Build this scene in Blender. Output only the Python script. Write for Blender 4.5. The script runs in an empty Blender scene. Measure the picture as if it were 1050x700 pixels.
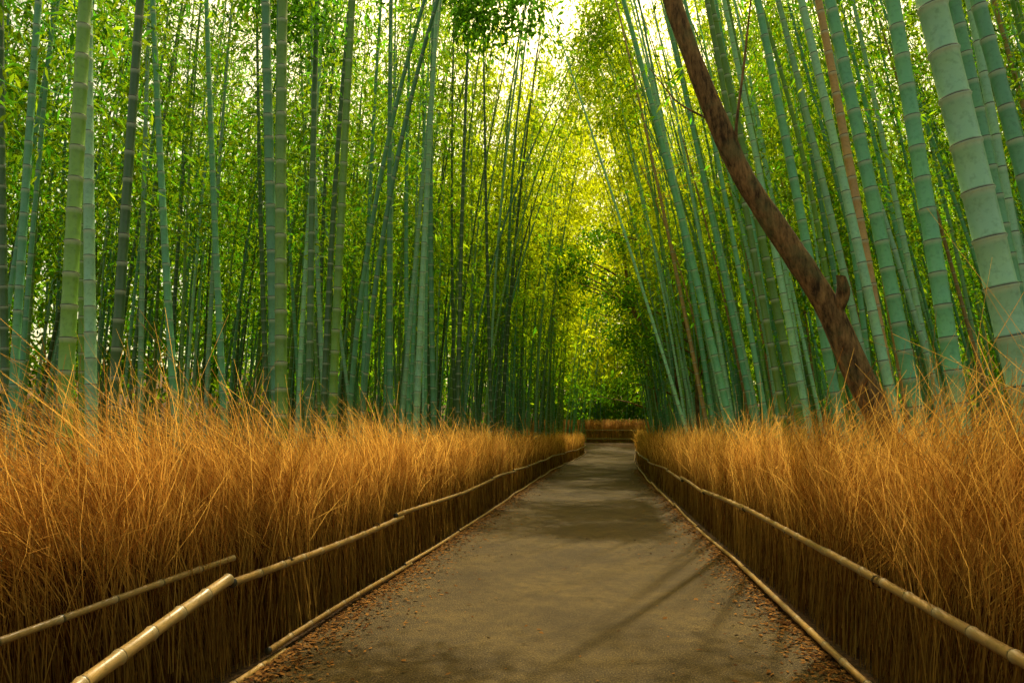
import bpy, math
import numpy as np
from mathutils import Vector
rng = np.random.default_rng(11)
scene = bpy.context.scene

# ------------------------------------------------------------------ helpers
def sstep(a, b, x):
    t = np.clip((x - a) / (b - a), 0, 1)
    return t * t * (3 - 2 * t)

def xoff(y):
    return np.clip((np.asarray(y, float) - 22) / 36, 0, 1.2) ** 2 * 1.15

def gz(x, y):
    x = np.asarray(x, float); y = np.asarray(y, float)
    d = np.abs(x - xoff(y) + 0.36)
    base = 0.95 * sstep(48, 76, y) + 7 * sstep(78, 125, y)
    side = 1.25 * sstep(3.6, 12, d) + 5.5 * sstep(16, 60, d) + 0.10 * np.sin(x * 1.3 + y * .7) * sstep(3.2, 6, d) + 0.07 * np.sin(x * 2.9 - y * 1.9) * sstep(3.2, 6, d)
    return base + side

class MB:
    def __init__(self):
        self.V = []; self.F = []; self.T = []; self.S = []; self.M = []; self.n = 0
    def add(self, V, F, T, S=None, mat=0):
        V = np.asarray(V, float).reshape(-1, 3); F = np.asarray(F, np.int64).reshape(-1, 4)
        self.V.append(V); self.F.append(F + self.n)
        self.T.append(np.asarray(T, float).reshape(-1, 3))
        self.S.append(np.zeros(len(V)) if S is None else np.asarray(S, float).ravel())
        self.M.append(np.full(len(F), mat, np.int32)); self.n += len(V)
    def build(self, name, mats, parent=None, smooth=True):
        V = np.concatenate(self.V); F = np.concatenate(self.F); T = np.concatenate(self.T)
        S = np.concatenate(self.S); M = np.concatenate(self.M)
        me = bpy.data.meshes.new(name)
        me.vertices.add(len(V)); me.vertices.foreach_set("co", V.astype(np.float32).ravel())
        me.loops.add(len(F) * 4); me.loops.foreach_set("vertex_index", F.astype(np.int32).ravel())
        me.polygons.add(len(F))
        me.polygons.foreach_set("loop_start", np.arange(0, len(F) * 4, 4, dtype=np.int32))
        me.polygons.foreach_set("loop_total", np.full(len(F), 4, np.int32))
        me.polygons.foreach_set("material_index", M)
        me.polygons.foreach_set("use_smooth", np.full(len(F), smooth))
        a = me.attributes.new("tint", 'FLOAT_COLOR', 'POINT')
        a.data.foreach_set("color", np.concatenate([T, np.ones((len(T), 1))], 1).astype(np.float32).ravel())
        b = me.attributes.new("seg", 'FLOAT', 'POINT'); b.data.foreach_set("value", S.astype(np.float32))
        for m in mats: me.materials.append(m)
        me.update(calc_edges=True)
        ob = bpy.data.objects.new(name, me); scene.collection.objects.link(ob)
        if parent: ob.parent = parent
        return ob

def norm(a):
    return a / (np.linalg.norm(a, axis=-1, keepdims=True) + 1e-9)

def sweep(mb, P, R, sides, tint, seg=None, mat=0):
    P = np.asarray(P, float); n, k, _ = P.shape
    R = np.broadcast_to(np.asarray(R, float), (n, k))
    D = norm(P[:, -1] - P[:, 0])
    ref = np.where(np.abs(D[:, 2:3]) > .9, np.array([[1., 0, 0]]), np.array([[0, 0, 1.]]))
    A = norm(np.cross(D, ref)); B = np.cross(D, A)
    ph = rng.uniform(0, 2 * np.pi, n)[:, None]
    A, B = A * np.cos(ph) + B * np.sin(ph), -A * np.sin(ph) + B * np.cos(ph)
    ang = np.arange(sides) * 2 * np.pi / sides
    off = np.cos(ang)[None, :, None] * A[:, None] + np.sin(ang)[None, :, None] * B[:, None]
    V = P[:, :, None, :] + R[:, :, None, None] * off[:, None]
    idx = np.arange(n * k * sides).reshape(n, k, sides)
    if sides == 2:
        F = np.stack([idx[:, :-1, 0], idx[:, :-1, 1], idx[:, 1:, 1], idx[:, 1:, 0]], -1)
    else:
        nx = np.roll(idx, -1, axis=2)
        F = np.stack([idx[:, :-1], nx[:, :-1], nx[:, 1:], idx[:, 1:]], -1)
    tint = np.asarray(tint, float)
    if tint.ndim == 2: tint = np.broadcast_to(tint[:, None, :], (n, k, 3))
    T = np.broadcast_to(tint[:, :, None, :], (n, k, sides, 3))
    S = None
    if seg is not None: S = np.broadcast_to(np.asarray(seg)[:, :, None], (n, k, sides))
    mb.add(V, F, T, S, mat)

def leaves(mb, C, D, L, W, tint, mat=1):
    n = len(C); D = norm(D)
    L = np.broadcast_to(L, n); W = np.broadcast_to(W, n)
    # leaves over the path cut along the sun's slant to light path and fences
    q = C[:, 1] - C[:, 2] * .577; ax = np.abs(C[:, 0] + .36)
    thin = .99 * sstep(5.2, 6.4, q) * sstep(11.5, 10.5, q) + .9 * sstep(17, 18, q) * sstep(22, 20.5, q)
    p = np.where(ax > 1.7, (.80 + .19 * sstep(2, 4, q)) * sstep(4.1, 3.3, ax) * sstep(21, 17, q), np.clip(thin, 0, 1) * sstep(27, 24, q))
    p = np.maximum(p, .8 * sstep(66, 69, q) * sstep(78, 75, q) * (ax < 7))
    keep = ~((C[:, 2] > 4) & (rng.random(n) < p))
    C = C[keep]; D = D[keep]; L = L[keep][:, None]; W = W[keep][:, None]; tint = tint[keep]; n = len(C)
    if n == 0: return
    w = norm(np.cross(D, rng.normal(size=(n, 3))))
    V = np.stack([C, C + D * L * .4 + w * W, C + D * L - np.array([0, 0, .12]) * L, C + D * L * .4 - w * W], 1)
    F = np.arange(n * 4).reshape(n, 4)
    T = np.repeat(tint[:, None, :], 4, 1)
    mb.add(V, F, T, None, mat)

# ------------------------------------------------------------------ materials
def newmat(name):
    m = bpy.data.materials.new(name); m.use_nodes = True
    nt = m.node_tree; nt.nodes.clear()
    return m, nt, nt.nodes, nt.links
def N(nodes, t, **kw):
    n = nodes.new(t)
    for k, v in kw.items(): setattr(n, k, v)
    return n
def mixc(nt, fac, a, b, mode='MIX'):
    n = nt.nodes.new('ShaderNodeMix'); n.data_type = 'RGBA'; n.blend_type = mode
    for s, v in ((0, fac), (6, a), (7, b)):
        if isinstance(v, (float, int)): n.inputs[s].default_value = v
        elif isinstance(v, tuple): n.inputs[s].default_value = (*v, 1)
        else: nt.links.new(v, n.inputs[s])
    return n.outputs[2]
def mrange(nt, v, a, b, c=0., d=1.):
    n = nt.nodes.new('ShaderNodeMapRange'); nt.links.new(v, n.inputs[0])
    for i, x in enumerate((a, b, c, d)): n.inputs[i + 1].default_value = x
    return n.outputs[0]
def noise(nt, scale, detail=4, vec=None, rough=.6):
    n = nt.nodes.new('ShaderNodeTexNoise'); n.inputs['Scale'].default_value = scale
    n.inputs['Detail'].default_value = detail; n.inputs['Roughness'].default_value = rough
    if vec is None:
        g = nt.nodes.new('ShaderNodeNewGeometry'); vec = g.outputs['Position']
    nt.links.new(vec, n.inputs['Vector']); return n.outputs['Fac']
def attr(nt, name, out):
    a = nt.nodes.new('ShaderNodeAttribute'); a.attribute_name = name; return a.outputs[out]
def diffuse(nt, col):
    d = nt.nodes.new('ShaderNodeBsdfDiffuse'); o = nt.nodes.new('ShaderNodeOutputMaterial')
    nt.links.new(d.outputs[0], o.inputs[0])
    if isinstance(col, tuple): d.inputs[0].default_value = (*col, 1)
    else: nt.links.new(col, d.inputs[0])
def principled(nt, col, rough=.6, spec=.4, bump=None, bs=.3, bd=.01):
    p = nt.nodes.new('ShaderNodeBsdfPrincipled'); o = nt.nodes.new('ShaderNodeOutputMaterial')
    nt.links.new(p.outputs[0], o.inputs[0])
    if isinstance(col, tuple): p.inputs['Base Color'].default_value = (*col, 1)
    else: nt.links.new(col, p.inputs['Base Color'])
    if isinstance(rough, float): p.inputs['Roughness'].default_value = rough
    else: nt.links.new(rough, p.inputs['Roughness'])
    p.inputs['Specular IOR Level'].default_value = spec
    if bump is not None:
        b = nt.nodes.new('ShaderNodeBump'); b.inputs['Strength'].default_value = bs; b.inputs['Distance'].default_value = bd
        nt.links.new(bump, b.inputs['Height']); nt.links.new(b.outputs[0], p.inputs['Normal'])
    return p

def culm_material(name, white=.5, hi=(1.3, 1.2, .8)):
    m, nt, nodes, links = newmat(name)
    seg = attr(nt, 'seg', 'Fac'); tint = attr(nt, 'tint', 'Color')
    fr = N(nodes, 'ShaderNodeMath', operation='FRACT'); links.new(seg, fr.inputs[0]); f = fr.outputs[0]
    n1 = noise(nt, 2.2, 5); n2 = noise(nt, 28, 3)
    c = mixc(nt, mrange(nt, n1, .38, .66, 0, .75), tint, mixc(nt, 1.0, tint, hi, 'MULTIPLY'))
    c = mixc(nt, mrange(nt, n2, .50, .72, 0, .5), c, mixc(nt, 1.0, tint, (.42, .50, .38), 'MULTIPLY'))
    c = mixc(nt, mrange(nt, f, .84, .97, 0, white), c, (.56, .66, .52))
    ring = mrange(nt, f, .018, .06, 1, 0)
    c = mixc(nt, ring, c, (.04, .033, .014))
    principled(nt, c, .36, .45, n2, .15, .004)
    return m
M_culm = culm_material("bamboo_culm_mat")
M_rail = culm_material("dried_bamboo_mat", .1)

def leaf_material(name, mixf=.64):
    m, nt, nodes, links = newmat(name)
    tint = attr(nt, 'tint', 'Color')
    d = N(nodes, 'ShaderNodeBsdfDiffuse'); t = N(nodes, 'ShaderNodeBsdfTranslucent')
    links.new(mixc(nt, 1.0, tint, (1.3, 1.3, 1.2), 'MULTIPLY'), d.inputs[0])
    links.new(mixc(nt, 1.0, tint, (2.75, 2.65, 1.0), 'MULTIPLY'), t.inputs[0])
    m1 = N(nodes, 'ShaderNodeMixShader'); m1.inputs[0].default_value = mixf
    links.new(d.outputs[0], m1.inputs[1]); links.new(t.outputs[0], m1.inputs[2])
    o = N(nodes, 'ShaderNodeOutputMaterial'); links.new(m1.outputs[0], o.inputs[0])
    return m
M_leaf = leaf_material("bamboo_leaf_mat")

m, nt, nodes, links = newmat("brushwood_mat"); M_twig = m
dd = N(nodes, 'ShaderNodeBsdfDiffuse'); tt = N(nodes, 'ShaderNodeBsdfTranslucent'); ms = N(nodes, 'ShaderNodeMixShader'); oo = N(nodes, 'ShaderNodeOutputMaterial')
ta = attr(nt, 'tint', 'Color'); links.new(ta, dd.inputs[0]); links.new(ta, tt.inputs[0]); ms.inputs[0].default_value = .45
links.new(dd.outputs[0], ms.inputs[1]); links.new(tt.outputs[0], ms.inputs[2]); links.new(ms.outputs[0], oo.inputs[0])
m, nt, nodes, links = newmat("fence_core_mat"); M_core = m
diffuse(nt, attr(nt, 'tint', 'Color'))
m, nt, nodes, links = newmat("leaf_litter_mat"); M_litter = m
diffuse(nt, attr(nt, 'tint', 'Color'))
m, nt, nodes, links = newmat("bark_mat"); M_bark = m
g = nodes.new('ShaderNodeNewGeometry'); mp = nodes.new('ShaderNodeMapping'); mp.inputs['Scale'].default_value = (9, 9, 2.2)
links.new(g.outputs['Position'], mp.inputs[0])
nb = noise(nt, 1.6, 8, mp.outputs[0], .75)
c = mixc(nt, mrange(nt, nb, .38, .64), (.05, .026, .012), (.46, .25, .10))
c = mixc(nt, mrange(nt, noise(nt, 2.6, 5), .52, .66, 0, .5), c, (.17, .17, .07))
principled(nt, c, .8, .25, nb, 1.0, .08)
m, nt, nodes, links = newmat("rope_mat"); M_rope = m
diffuse(nt, (.02, .016, .012))

m, nt, nodes, links = newmat("path_mat"); M_path = m
n_f = noise(nt, 85, 5, rough=.85); n_m = noise(nt, .9, 6, rough=.7); n_s = noise(nt, 7, 6, rough=.75)
vo = nodes.new('ShaderNodeTexVoronoi'); vo.inputs['Scale'].default_value = 60
g = nodes.new('ShaderNodeNewGeometry'); links.new(g.outputs['Position'], vo.inputs['Vector'])
c = mixc(nt, mrange(nt, n_m, .38, .62), (.036, .023, .007), (.088, .058, .016))
c = mixc(nt, mrange(nt, n_s, .42, .62, 0, .65), c, (.026, .018, .007))
c = mixc(nt, mrange(nt, n_f, .52, .62, 0, .65), c, (.23, .165, .055))
c = mixc(nt, mrange(nt, n_f, .49, .40, 0, .85), c, (.008, .006, .003))
principled(nt, c, .8, .12, vo.outputs['Distance'], .7, .010)

m, nt, nodes, links = newmat("ground_mat"); M_ground = m
n_f = noise(nt, 22, 6, rough=.75); n_m = noise(nt, .8, 4)
c = mixc(nt, mrange(nt, n_f, .38, .66), (.025, .015, .008), (.15, .08, .03))
c = mixc(nt, mrange(nt, n_m, .5, .7, 0, .5), c, (.04, .05, .015))
principled(nt, c, .9, .15, n_f, .8, .05)

# ------------------------------------------------------------------ ground and path
def grid(xs, ys, zf):
    X, Y = np.meshgrid(xs, ys); Z = zf(X, Y)
    V = np.stack([X, Y, Z], -1).reshape(-1, 3); w = len(xs); h = len(ys)
    i = np.arange(w * h).reshape(h, w)
    F = np.stack([i[:-1, :-1], i[:-1, 1:], i[1:, 1:], i[1:, :-1]], -1).reshape(-1, 4)
    return V, F
xs = np.concatenate([[-600, -300, -150, -80], np.arange(-50, -10, 1.), np.arange(-10, 10, .4), np.arange(10, 50, 1.), [50, 80, 150, 300, 600]])
ys = np.concatenate([[-300, -150, -70, -30], np.arange(-12, 90, .5), np.arange(90, 140, 4.), [140, 200, 300, 600, 1000]])
mb = MB(); V, F = grid(xs, ys, gz); mb.add(V, F, np.zeros((len(V), 3)))
mb.build("ground", [M_ground])
mb = MB()
py = np.arange(-12, 61, .5); rows = []
for y in py:
    xo = float(xoff(y)); wob = .03 * math.sin(y * 1.7) + .02 * math.sin(y * 4.1)
    rows.append([(x + xo, y) for x in np.linspace(-2.40 - wob, 1.68 + wob, 9)])
cx, cy = rows[-1][0]; cx -= 3.0
for a in np.linspace(0, math.pi / 2, 14)[1:]:
    rows.append([(cx + math.cos(a) * (px - cx), cy + math.sin(a) * (px - cx)) for px, _ in rows[len(py) - 1]])
last = rows[-1]
for dx in (3, 8, 16, 30): rows.append([(x - dx, y) for x, y in last])
R_ = np.array(rows); Z_ = gz(np.where(R_[..., 0] < -3, xoff(R_[..., 1]) - .36, R_[..., 0]), R_[..., 1]) + .012
V = np.concatenate([R_, Z_[..., None]], -1).reshape(-1, 3); i = np.arange(len(V)).reshape(len(rows), 9)
F = np.stack([i[:-1, :-1], i[:-1, 1:], i[1:, 1:], i[1:, :-1]], -1)
mb.add(V, F, np.zeros((len(V), 3))); mb.build("path", [M_path])

# fallen leaves
mb = MB()
def litter(n, y0, y1, size):
    y = y0 + (y1 - y0) * rng.random(n) ** 1.5
    side = rng.random(n) < .5
    d = np.abs(rng.exponential(.14, n))
    far = rng.random(n) < .02; d = np.where(far, rng.uniform(0, 2, n), d)
    x = np.where(side, -2.36 + d, 1.64 - d) + xoff(y)
    C = np.stack([x, y, gz(x, y) + .018 + rng.random(n) * .012], -1)
    a = rng.uniform(0, 2 * np.pi, n)
    D = np.stack([np.cos(a), np.sin(a), rng.normal(0, .12, n)], -1); D = norm(D)
    w = norm(np.cross(D, np.stack([rng.normal(0, .3, n), rng.normal(0, .3, n), np.ones(n)], -1)))
    L = (size * rng.uniform(.6, 1.5, n))[:, None]; W = L * rng.uniform(.10, .28, (n, 1))
    V = np.stack([C, C + D * L * .45 + w * W, C + D * L, C + D * L * .45 - w * W], 1)
    t = rng.random((n, 1))
    T = (1 - t) * np.array([[.05, .02, .008]]) + t * np.array([[.24, .115, .03]])
    mb.add(V, np.arange(n * 4).reshape(n, 4), np.repeat(T[:, None], 4, 1))
litter(24000, 2.2, 34, .045)
mb.build("fallen_leaves", [M_litter])

# ------------------------------------------------------------------ brushwood fences
def bulge_left(y):
    return -.42 * sstep(4.9, 2.6, y)
def fence_twigs(mb, side, y0, y1, per_m, rad, k, sides, hmin, hmax, fluff):
    n = int((y1 - y0) * per_m)
    y = rng.uniform(y0, y1, n); dpt = rng.random(n) ** 1.3 * .42 + .05
    if side < 0: x = -2.42 + bulge_left(y) - dpt
    else: x = 1.72 + dpt
    x = x + xoff(y)
    clump = .5 + .5 * np.sin(y * 5.1 + 1.3 * np.sin(y * 1.7)) * np.sin(y * 2.3 + side)
    wild = sstep(7, 3.5, y) * .35 + .25 * sstep(.1, .5, np.sin(y * 1.9 + side * 2))
    s = np.linspace(0, 1, k)[None, :, None]
    if not fluff:
        zb = rng.uniform(0, .25, n) * (rng.random(n) < .5)
        h = rng.uniform(hmin, hmax, n) + .10 * clump - zb
        lean = np.stack([side * rng.uniform(-.02, .16, n), rng.normal(-.05, .12, n), np.ones(n)], -1)
        curl = np.stack([side * rng.normal(.06, .12, n), rng.normal(-.06, .16, n), -np.abs(rng.normal(0, .05, n))], -1)
    else:
        zb = rng.uniform(.7, 1.32, n); h = rng.uniform(.22, .58, n) * (1 + .4 * clump + wild) * np.where(rng.random(n) < .10, 1.5, 1)
        tx = .16 * side + .22 * np.sin(y * 3.7 + dpt * 9 + side); ty = -.35 + .28 * np.sin(y * 2.9 + 1.7 + dpt * 7)
        lean = np.stack([rng.normal(tx, .30), rng.normal(ty, .30), np.ones(n)], -1)
        curl = np.stack([rng.normal(side * .05, .2, n), rng.normal(-.18, .22, n), -np.abs(rng.normal(0, .16, n))], -1)
        lean = norm(lean)
    B = np.stack([x, y, gz(x * 0 + xoff(y), y) + zb], -1)
    P = B[:, None] + lean[:, None] * (h[:, None, None] * s) + curl[:, None] * (s ** 2) * h[:, None, None]
    P += rng.normal(0, .006, P.shape)
    R = rad * rng.uniform(.6, 1.4, n)[:, None] * (1 - .6 * s[..., 0])
    t = np.clip(rng.random((n, 1)) ** 1.1 + .3 * (clump[:, None] - .5), 0, 1)
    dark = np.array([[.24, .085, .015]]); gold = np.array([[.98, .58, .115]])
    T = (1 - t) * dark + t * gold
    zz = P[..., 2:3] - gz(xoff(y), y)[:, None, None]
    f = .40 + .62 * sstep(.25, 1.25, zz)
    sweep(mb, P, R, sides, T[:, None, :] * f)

def added_fence_slab(mb, side, y0, y1):  # added dark slab inside the twigs, blocks light through the fence
    ysx = np.arange(y0, y1 + .01, .3); prof = [(.18, 0), (.24, .6), (.27, .92), (.29, .95), (.36, .92), (.46, 0)]
    V = []
    for y in ysx:
        bx = (-2.42 + float(bulge_left(y))) if side < 0 else 1.72
        for d, z in prof: V.append((bx + side * d + float(xoff(y)), y, float(gz(xoff(y), y)) + z - .02))
    i = np.arange(len(V)).reshape(len(ysx), len(prof))
    F = np.stack([i[:-1, :-1], i[:-1, 1:], i[1:, 1:], i[1:, :-1]], -1)
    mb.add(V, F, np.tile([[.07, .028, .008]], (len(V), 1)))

def pole(mb, pts, r, tint, step=.32):
    pts = np.array(pts, float); d = np.r_[0, np.cumsum(np.linalg.norm(np.diff(pts, axis=0), axis=1))]
    L = d[-1]; nn = max(1, int(L / step)); fr = np.array([0, .03, .10, .5, .9, .97]); rr = np.array([1.14, 1.08, .97, .95, .98, 1.08])
    sv = np.concatenate([i + fr for i in range(nn)]); sv = np.append(sv, nn - 1e-4)
    rv = np.append(np.tile(rr, nn), 1.05)
    q = np.stack([np.interp(sv / nn * L, d, pts[:, j]) for j in range(3)], -1)
    P = np.concatenate([q[:1], q, q[-1:]])[None]; R = np.r_[.001, rv * r, .001][None]
    S = np.r_[sv[0], sv, sv[-1]][None]
    sweep(mb, P, R, 12, np.array([tint]), S)

def long_rail(mb, side, y0, y1, xb, z, r):
    y = y0
    while y < y1:
        L = rng.uniform(3.2, 4.6); e = min(y + L, y1)
        yy = np.linspace(y - .12, e + .12, 10); w0 = rng.uniform(-.012, .012); ph = rng.uniform(0, 6)
        xx = xb + xoff(yy) + .012 * np.sin(yy * 1.1 + ph) + w0 * .7
        zz = z + gz(xoff(yy), yy) + .03 * np.sin(yy * .6 + ph) + w0
        t = rng.random(); tint = (1 - t) * np.array([.20, .12, .036]) + t * np.array([.32, .20, .07])
        pole(mb, np.stack([xx, yy, zz], -1), r * rng.uniform(.9, 1.12), tint, .34)
        y = e

def ties(mb, side, ylist, xb, z, r):
    for y in ylist:
        a = np.linspace(0, 2 * np.pi, 15)
        for o in (-.012, 0, .012):
            P = np.stack([xb + float(xoff(y)) + np.cos(a) * (r + .004), np.full(15, y + o), z + float(gz(xoff(y), y)) + np.sin(a) * (r + .006)], -1)
            V = np.concatenate([P + [0, -.005, 0], P + [0, .005, 0]]); i = np.arange(14)
            mb.add(V, np.stack([i, i + 1, i + 16, i + 15], -1), np.full((30, 3), .02))

for side, yend in ((-1, 57.0), (1, 64.0)):
    par = bpy.data.objects.new("brushwood_fence", None); scene.collection.objects.link(par)
    mb = MB()
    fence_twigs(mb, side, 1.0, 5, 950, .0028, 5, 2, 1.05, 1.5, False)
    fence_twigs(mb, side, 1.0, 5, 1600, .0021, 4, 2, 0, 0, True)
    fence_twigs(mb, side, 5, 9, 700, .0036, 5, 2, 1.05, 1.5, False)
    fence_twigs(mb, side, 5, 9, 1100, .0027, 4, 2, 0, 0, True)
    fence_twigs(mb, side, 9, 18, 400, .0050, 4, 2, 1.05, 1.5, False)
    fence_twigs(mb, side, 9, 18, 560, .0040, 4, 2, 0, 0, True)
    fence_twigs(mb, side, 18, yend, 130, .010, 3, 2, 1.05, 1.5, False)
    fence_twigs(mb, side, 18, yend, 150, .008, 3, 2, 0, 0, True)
    mb.build("twigs", [M_twig], par, smooth=False)
    mb = MB(); added_fence_slab(mb, side, 1.0, yend); mb.build("added_dark_slab", [M_core], par)
    mb = MB()
    if side > 0:
        long_rail(mb, 1, 1.0, yend, 1.70, .70, .027)
        long_rail(mb, 1, 1.0, yend, 1.62, .05, .024)
    else:
        long_rail(mb, -1, 4.50, yend, -2.42, .64, .027)
        long_rail(mb, -1, 1.0, yend, -2.38, .05, .024)
        pole(mb, [(-2.30, 2.2, .36), (-2.33, 2.97, .50), (-2.36, 3.6, .60), (-2.37, 4.24, .70)], .037, [.32, .21, .08], .24)
        pole(mb, [(-2.86, 2.0, .58), (-2.78, 2.96, .66), (-2.62, 3.9, .735), (-2.52, 4.56, .775)], .020, [.26, .17, .06], .3)
    mb.build("bamboo_rail", [M_rail], par)
    mb = MB()
    if side > 0: ties(mb, 1, np.arange(2.6, 40, 2.1), 1.70, .70, .03)
    else: ties(mb, -1, np.arange(5.2, 40, 2.1), -2.42, .64, .03)
    mb.build("rope_ties", [M_rope], par)

par = bpy.data.objects.new("brushwood_fence", None); scene.collection.objects.link(par)
mb = MB(); n = 9000
x = rng.uniform(-12, 7, n); y = 74 + rng.uniform(0, .5, n); B = np.stack([x, y, np.full(n, .85)], -1)
s = np.linspace(0, 1, 4)[None, :, None]; h = rng.uniform(1.5, 2.6, n)
P = B[:, None] + np.stack([rng.normal(0, .15, n), rng.normal(0, .1, n), np.ones(n)], -1)[:, None] * h[:, None, None] * s
T = np.array([[.8, .45, .14]]) * rng.uniform(.4, 1.2, (n, 1)); sweep(mb, P, .012, 2, T); mb.build("twigs", [M_twig], par)
mb = MB()
for z in (1.3, 2.2): pole(mb, [(-12, 73.9, z), (-3, 73.9, z + .05), (7, 73.9, z)], .06, [.35, .25, .12], .5)
mb.build("bamboo_rail", [M_rail], par)

# ------------------------------------------------------------------ bamboo
TEAL = np.array([.105, .335, .190]); GREEN = np.array([.14, .30, .05]); DARK = np.array([.045, .11, .04]); PALE = np.array([.26, .53, .36]); BROWN = np.array([.46, .27, .11])
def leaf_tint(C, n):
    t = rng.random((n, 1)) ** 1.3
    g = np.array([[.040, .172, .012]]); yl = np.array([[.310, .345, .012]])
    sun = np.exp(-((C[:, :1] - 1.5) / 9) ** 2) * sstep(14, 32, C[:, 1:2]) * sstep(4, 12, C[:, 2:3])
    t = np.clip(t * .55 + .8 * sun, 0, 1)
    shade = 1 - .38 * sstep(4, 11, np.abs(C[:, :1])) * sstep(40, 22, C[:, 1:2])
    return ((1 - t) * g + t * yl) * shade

def axis(x, y, lx, ly, cx, cy, z):
    z0 = gz(x, y)
    return np.stack([x + lx * z + cx * z * z, y + ly * z + cy * z * z, z0 + z], -1)

def bamboo(mb, x, y, r, H, lx, ly, cx, cy, tint, sides, fr, step, sprays, nleaf, z0c, LL, WR, branch=True):
    nn = int(H / step); fr = np.array(fr)
    rr = {6: np.array([1.09, 1.04, .975, .965, .98, 1.05]), 2: np.array([1.05, .98]), 1: np.array([1.])}[len(fr)]
    sv = np.concatenate([i + fr for i in range(nn)]); u = sv / nn
    z = u * H * (0.9 + .1 * u)
    rad = r * (1 - .82 * u ** 1.5) * np.tile(rr, nn)
    P = axis(x, y, lx, ly, cx, cy, z)
    sweep(mb, P[None], rad[None], sides, tint[None], sv[None])
    if sprays == 0: return
    zz = rng.uniform(z0c, H * .99, sprays)
    p0 = axis(x, y, lx, ly, cx, cy, zz); a = rng.uniform(0, 2 * np.pi, sprays)
    taper = np.clip(1.15 - (zz / H) ** 3, .4, 1)
    Lb = rng.uniform(.7, 2.0, sprays) * taper
    out = np.stack([np.cos(a), np.sin(a), np.zeros(sprays)], -1)
    up = rng.uniform(.1, .8, sprays); dr = rng.uniform(.2, .9, sprays)
    def bp(s):
        return p0[:, None] + out[:, None] * (Lb[:, None] * s)[..., None] + np.array([0, 0, 1.]) * (Lb[:, None] * (up[:, None] * s - dr[:, None] * s * s))[..., None]
    if branch:
        s = np.tile(np.linspace(0, 1, 4), (sprays, 1)); bb = bp(s)
        ok = ~((np.abs(bb[:, -1, 0] + .36) < 2.6) & (bb[:, -1, 1] < 27))
        if ok.any(): sweep(mb, bb[ok], (.007 * (1.1 - s))[ok], 2, np.tile(tint * .35, (int(ok.sum()), 1)), (s * 0 + .5)[ok], 1)
    s = rng.uniform(.2, 1.08, (sprays, nleaf)); C = bp(s)
    sp = .17 * (LL / .11) ** .5
    C = C + rng.normal(0, sp, C.shape) * np.array([1, 1, .75])
    D = out[:, None] * .5 + rng.normal(0, .6, C.shape) + np.array([0, 0, -.45])
    C = C.reshape(-1, 3); D = D.reshape(-1, 3); n = len(C)
    L = LL * rng.uniform(.7, 1.4, n)
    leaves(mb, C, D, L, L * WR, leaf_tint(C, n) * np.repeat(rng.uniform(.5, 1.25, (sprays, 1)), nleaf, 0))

FR6 = [0, .025, .07, .5, .93, .975]
hero = [
 (-4.18, 5.0, -.060, .066, GREEN * 1.1, 9), (-5.04, 6.5, -.113, .062, PALE * .85, 9), (-5.7, 9, -.146, .058, TEAL, 8.5), (-5.6, 10, -.126, .055, TEAL, 8.5),
 (-3.54, 7.5, -.076, .066, TEAL * .7, 7.4), (-3.45, 8.5, .014, .058, GREEN * .9, 7.4), (-3.32, 12, .015, .062, PALE * .85, 9), (-7.5, 8, -.119, .05, DARK, 8),
 (-4.14, 9.5, -.047, .055, DARK * 1.4, 7.6), (-4.5, 5.9, -.02, .05, DARK, 9),
 (2.55, 4.1, -.14, .086, PALE * .95, 9.5), (3.0, 6.0, -.061, .072, TEAL * 1.25, 9.5), (3.2, 7.0, -.104, .074, TEAL * 1.1, 9.5), (3.75, 9, -.095, .066, BROWN, 11),
 (3.15, 9.0, -.116, .064, TEAL * 1.2, 10), (3.35, 11, -.112, .06, PALE, 10), (3.04, 13, -.145, .058, TEAL, 10), (2.73, 19, -.263, .05, PALE * 1.3, 12), (2.9, 15, -.151, .055, PALE, 10),
 (4.0, 6.6, -.09, .07, TEAL * .9, 9.5), (4.6, 7.6, -.11, .07, TEAL * .8, 9.5), (3.6, 5.3, -.12, .06, TEAL * .9, 9.5), (3.4, 7.9, -.13, .055, PALE, 9.5)]
placed = []
for hx, hy, lean, r, tint, zc in hero:
    mb = MB(); H = rng.uniform(15, 18)
    bamboo(mb, hx, hy, r, H, lean, rng.normal(0, .015), -.0015 * np.sign(hx), 0, tint, 14, FR6, .29, 22, 30, zc, .15, .12)
    mb.build("bamboo", [M_culm, M_leaf]); placed.append((hx, hy))

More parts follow.
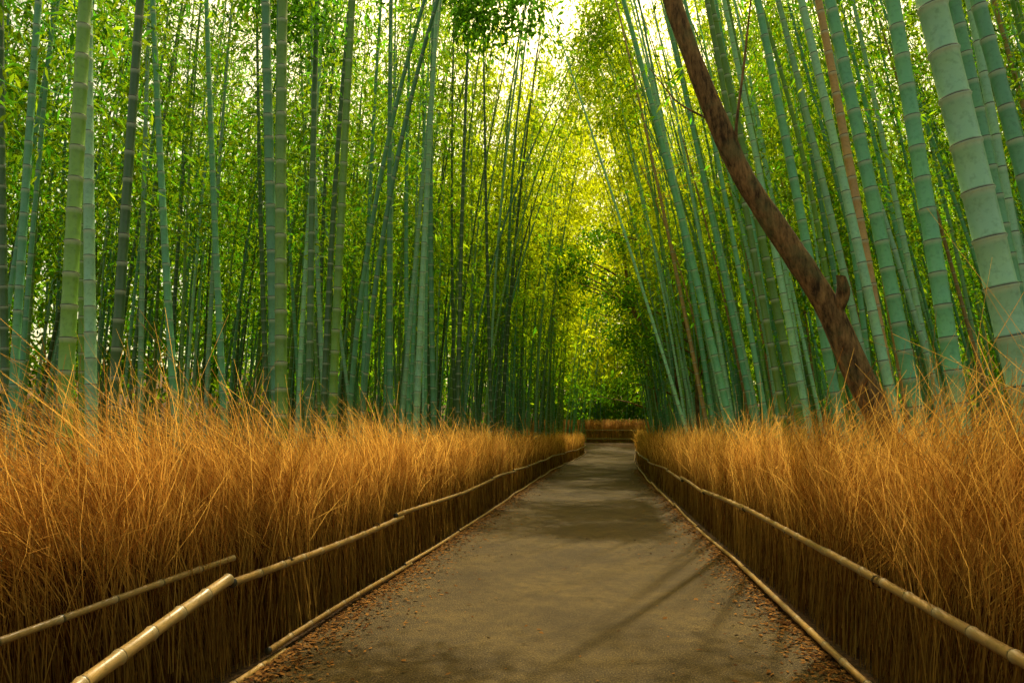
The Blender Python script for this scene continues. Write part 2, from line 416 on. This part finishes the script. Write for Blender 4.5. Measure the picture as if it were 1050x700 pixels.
def scatter(n, x0, x1, y0, y1, mind, bias):
    out = []; tries = 0
    while len(out) < n and tries < n * 60:
        tries += 1
        d = x0 + (x1 - x0) * rng.random() ** bias; y = rng.uniform(y0, y1)
        if d > 0 and y < 8.4 and d < 4.2: continue        # room around the leaning tree
        if all((d - a) ** 2 + (y - b) ** 2 > mind ** 2 for a, b in placed):
            out.append((d, y)); placed.append((d, y))
    return out
def rand_tint(side):
    u = rng.random()
    if side > 0: t = TEAL if u < .46 else PALE if u < .80 else GREEN if u < .96 else BROWN * .8
    else: t = TEAL * .8 if u < .36 else DARK if u < .55 else GREEN * .8 if u < .78 else PALE * .8
    return t * rng.uniform(.7, 1.25)
for side in (-1, 1):
    near = scatter(52 if side < 0 else 88, 2.5 if side > 0 else -2.9, side * 14, 6, 20, .42, 1.35)
    for x, y in near:
        mb = MB(); H = rng.uniform(14, 19)
        lx = rng.normal(-.115, .03) if side > 0 else rng.normal(-.045, .045)
        leafy = x < -6 and y < 17
        bamboo(mb, x, y, rng.uniform(.036, .068), H, lx, rng.normal(0, .03), -side * rng.uniform(.0005, .003), rng.normal(0, .001), rand_tint(side), 10, FR6, rng.uniform(.27, .36), 48 if leafy else 26, 28, rng.uniform(4.2, 6.5) if leafy else rng.uniform(5.0, 8.5), .16, .13)
        mb.build("bamboo", [M_culm, M_leaf])
    for y0, y1, k in ((9.6, 12, 2), (18.5, 24, 4)):  # bowed bamboos, added so their crowns shade stretches of the path
        for x, y in scatter(k, side * 3.4, side * 4.2, y0, y1, .3, 1):
            mb = MB()
            bamboo(mb, x, y, .045, 15.5, 0, -.12 if y < 14 else 0, -side * rng.uniform(.014, .020), 0, rand_tint(side), 10, FR6, .31, 46, 32, 9.5, .16, .14)
            mb.build("bamboo", [M_culm, M_leaf])
    mid = scatter(225 if side < 0 else 270, 2.6 if side > 0 else -3.0, side * 24, 19, 42, .42, 1.6)
    mb = MB()
    for x, y in mid:
        x += float(xoff(y)); H = rng.uniform(16, 23)
        lx = rng.normal(-.10, .04) if side > 0 else rng.normal(-.01, .045)
        bamboo(mb, x, y, rng.uniform(.036, .062), H, lx, rng.normal(0, .03), -side * rng.uniform(.002, .007), 0, rand_tint(side), 6, [0, .95], .33, 27, 23, rng.uniform(3.5, 7.5), .225, .155)
    for x, y in scatter(13, side * 2.9, side * 7, 30, 52, .5, 1):
        x += float(xoff(y))
        bamboo(mb, x, y, .06, rng.uniform(24, 30), -side * rng.uniform(0, .04), rng.normal(-.02, .03), -side * rng.uniform(.002, .006), 0, rand_tint(side), 6, [0, .95], .36, 46, 22, 10, .30, .16)
    far = scatter(280, 3.0 if side > 0 else -3.2, side * 40, 42, 78, .5, 1.2)
    for x, y in far:
        x += float(xoff(y)); H = rng.uniform(17, 26)
        bamboo(mb, x, y, rng.uniform(.05, .075), H, rng.normal(-.05 * side, .05), 0, -side * rng.uniform(.002, .007), 0, rand_tint(side) * .9, 5, [0.], .8, 22, 15, rng.uniform(2.5, 7), .40, .17, False)
    for x, y in scatter(120, side * 18, side * 46, 4, 44, .6, 1):
        H = rng.uniform(16, 26)
        bamboo(mb, x, y, rng.uniform(.05, .075), H, rng.normal(0, .06), 0, 0, 0, rand_tint(-1) * .8, 5, [0.], .8, 32, 17, rng.uniform(1.0, 3), .41, .19, False)
    mb.build("bamboo_grove", [M_culm, M_leaf])
mb = MB()
for x, y in scatter(330, -48, 48, 77, 104, .5, 1) + scatter(60, -9, 11, 78, 88, .4, 1):
    H = rng.uniform(18, 34)
    bamboo(mb, x, y, .07, H, rng.normal(0, .05), 0, 0, 0, rand_tint(-1) * .8, 5, [0.], .9, 26, 14, rng.uniform(.4, 3), .7, .18, False)
mb.build("bamboo_grove", [M_culm, M_leaf])

# ------------------------------------------------------------------ broadleaf trees
def limb(mb, pts, r0, r1, sides=14, k=28, rough=.05):
    pts = np.array(pts, float); d = np.r_[0, np.cumsum(np.linalg.norm(np.diff(pts, axis=0), axis=1))]
    t = np.linspace(0, d[-1], k); q = np.stack([np.interp(t, d, pts[:, j]) for j in range(3)], -1)
    for _ in range(3): q[1:-1] = (q[:-2] + 2 * q[1:-1] + q[2:]) / 4
    u = t / d[-1]; R = (r0 + (r1 - r0) * u) * (1 + rough * np.sin(u * 37) + rough * rng.normal(0, .5, k))
    sweep(mb, q[None], R[None], sides, np.array([[.1, .05, .02]])); return q
def crown(mb, C0, rad, n, L, tint, W=.3):
    nc = max(4, n // 60); cc = C0 + rng.normal(0, 1, (nc, 3)) * rad * .5
    C = cc[rng.integers(0, nc, n)] + rng.normal(0, .22, (n, 3)) * max(1, rad.max() * .4)
    D = rng.normal(0, 1, (n, 3)) + [0, 0, -.3]; l = L * rng.uniform(.6, 1.3, n)
    leaves(mb, C, D, l, l * W, tint * rng.uniform(.6, 1.5, (n, 1)))
mb = MB()
limb(mb, [(3.75, 8, .1), (3.5, 8, .8), (3.24, 8, 1.41), (2.86, 8, 2.2), (2.58, 8, 3.06), (2.10, 8, 3.92), (1.68, 8, 4.66), (1.28, 8, 5.84), (.95, 8, 6.96), (.75, 8.1, 8.4), (.7, 8.3, 10)], .165, .080, 18, 60, .035)
limb(mb, [(2.62, 7.98, 2.95), (2.72, 7.85, 3.2), (2.66, 7.8, 3.36)], .09, .055, 10, 8)
limb(mb, [(1.75, 8, 4.5), (1.6, 7.9, 5.0), (1.75, 7.9, 5.9), (1.95, 8.0, 7.2)], .022, .008, 8, 20)
limb(mb, [(1.45, 8, 5.3), (1.0, 8.2, 5.7), (.7, 8.4, 6.3)], .014, .005, 8, 16)
limb(mb, [(.8, 8.1, 7.9), (-1.2, 8.6, 8.6), (-3.0, 8.9, 8.5), (-4.8, 9.0, 8.3)], .07, .015, 8, 24)
limb(mb, [(.75, 8.1, 8.4), (1.8, 8.6, 9.6), (2.4, 8.8, 10.5)], .07, .02, 8, 20)
for cx_ in (-4.8, -4.3, -3.9, -3.5, -3.1, -2.6, -2.2, -1.8, -1.4, -1.0):
    crown(mb, np.array([cx_, 9.0 + rng.normal(0, .2), 7.90 + rng.normal(0, .14)]), np.array([.4, .4, .25]), 520, .12, np.array([.03, .09, .01]), .2)
mb.build("leaning_tree", [M_bark, M_leaf])
for (bx, by, tx, tz, r) in ((4.6, 33, 1.2, 11, .17), (5.2, 37, 2.6, 12, .2), (4.4, 29, 2.9, 10, .12), (4.0, 44, 2.0, 11, .2)):
    mb = MB()
    q = limb(mb, [(bx, by, .2), (bx - .5, by, 2.6), ((bx + tx) / 2 + .4, by, 5), (tx + .3, by, tz * .7), (tx, by, tz)], r, r * .35, 9, 24)
    for j in range(9):
        s = q[rng.integers(6, 22)]; dx = rng.uniform(-4.0, -1.0) if j < 6 else rng.uniform(.5, 2); dz = rng.uniform(.8, 3); dy = rng.uniform(-1.5, 1.5)
        limb(mb, [s, s + [dx * .4, dy * .4, dz * .6], s + [dx, dy, dz]], r * .35, .015, 6, 12)
        crown(mb, s + np.array([dx, dy, dz]), np.array([1.2, 1.2, .6]), 380, .16, np.array([.05, .13, .012]))
    mb.build("broadleaf_tree", [M_bark, M_leaf])

# ------------------------------------------------------------------ light, sky
az = math.radians(2); el = math.radians(60)
sd = Vector((math.sin(az) * math.cos(el), math.cos(az) * math.cos(el), math.sin(el)))
L = bpy.data.lights.new("sun", 'SUN'); L.energy = 5.0; L.angle = math.radians(.6); L.color = (1, .88, .64)
lo = bpy.data.objects.new("sun", L); scene.collection.objects.link(lo); lo.rotation_euler = sd.to_track_quat('Z', 'Y').to_euler()
w = bpy.data.worlds.new("World"); scene.world = w; w.use_nodes = True
nt = w.node_tree; bg = nt.nodes['Background']; sk = nt.nodes.new('ShaderNodeTexSky'); sk.sky_type = 'NISHITA'; sk.sun_disc = False
sk.sun_elevation = el; sk.sun_rotation = az; sk.dust_density = 5; sk.air_density = .8
nt.links.new(mixc(nt, 1.0, sk.outputs[0], (2.75, 2.35, 1.20), 'MULTIPLY'), bg.inputs[0]); bg.inputs[1].default_value = .15

cam = bpy.data.cameras.new("camera"); cam.lens = 24; cam.sensor_width = 36; cam.clip_end = 3000
co = bpy.data.objects.new("camera", cam); scene.collection.objects.link(co); scene.camera = co
co.location = (0, 0, 1.6); co.rotation_euler = (math.radians(97.9), 0, math.radians(7.4))
scene.view_settings.view_transform = 'Standard'; scene.view_settings.look = 'None'; scene.view_settings.exposure = 0
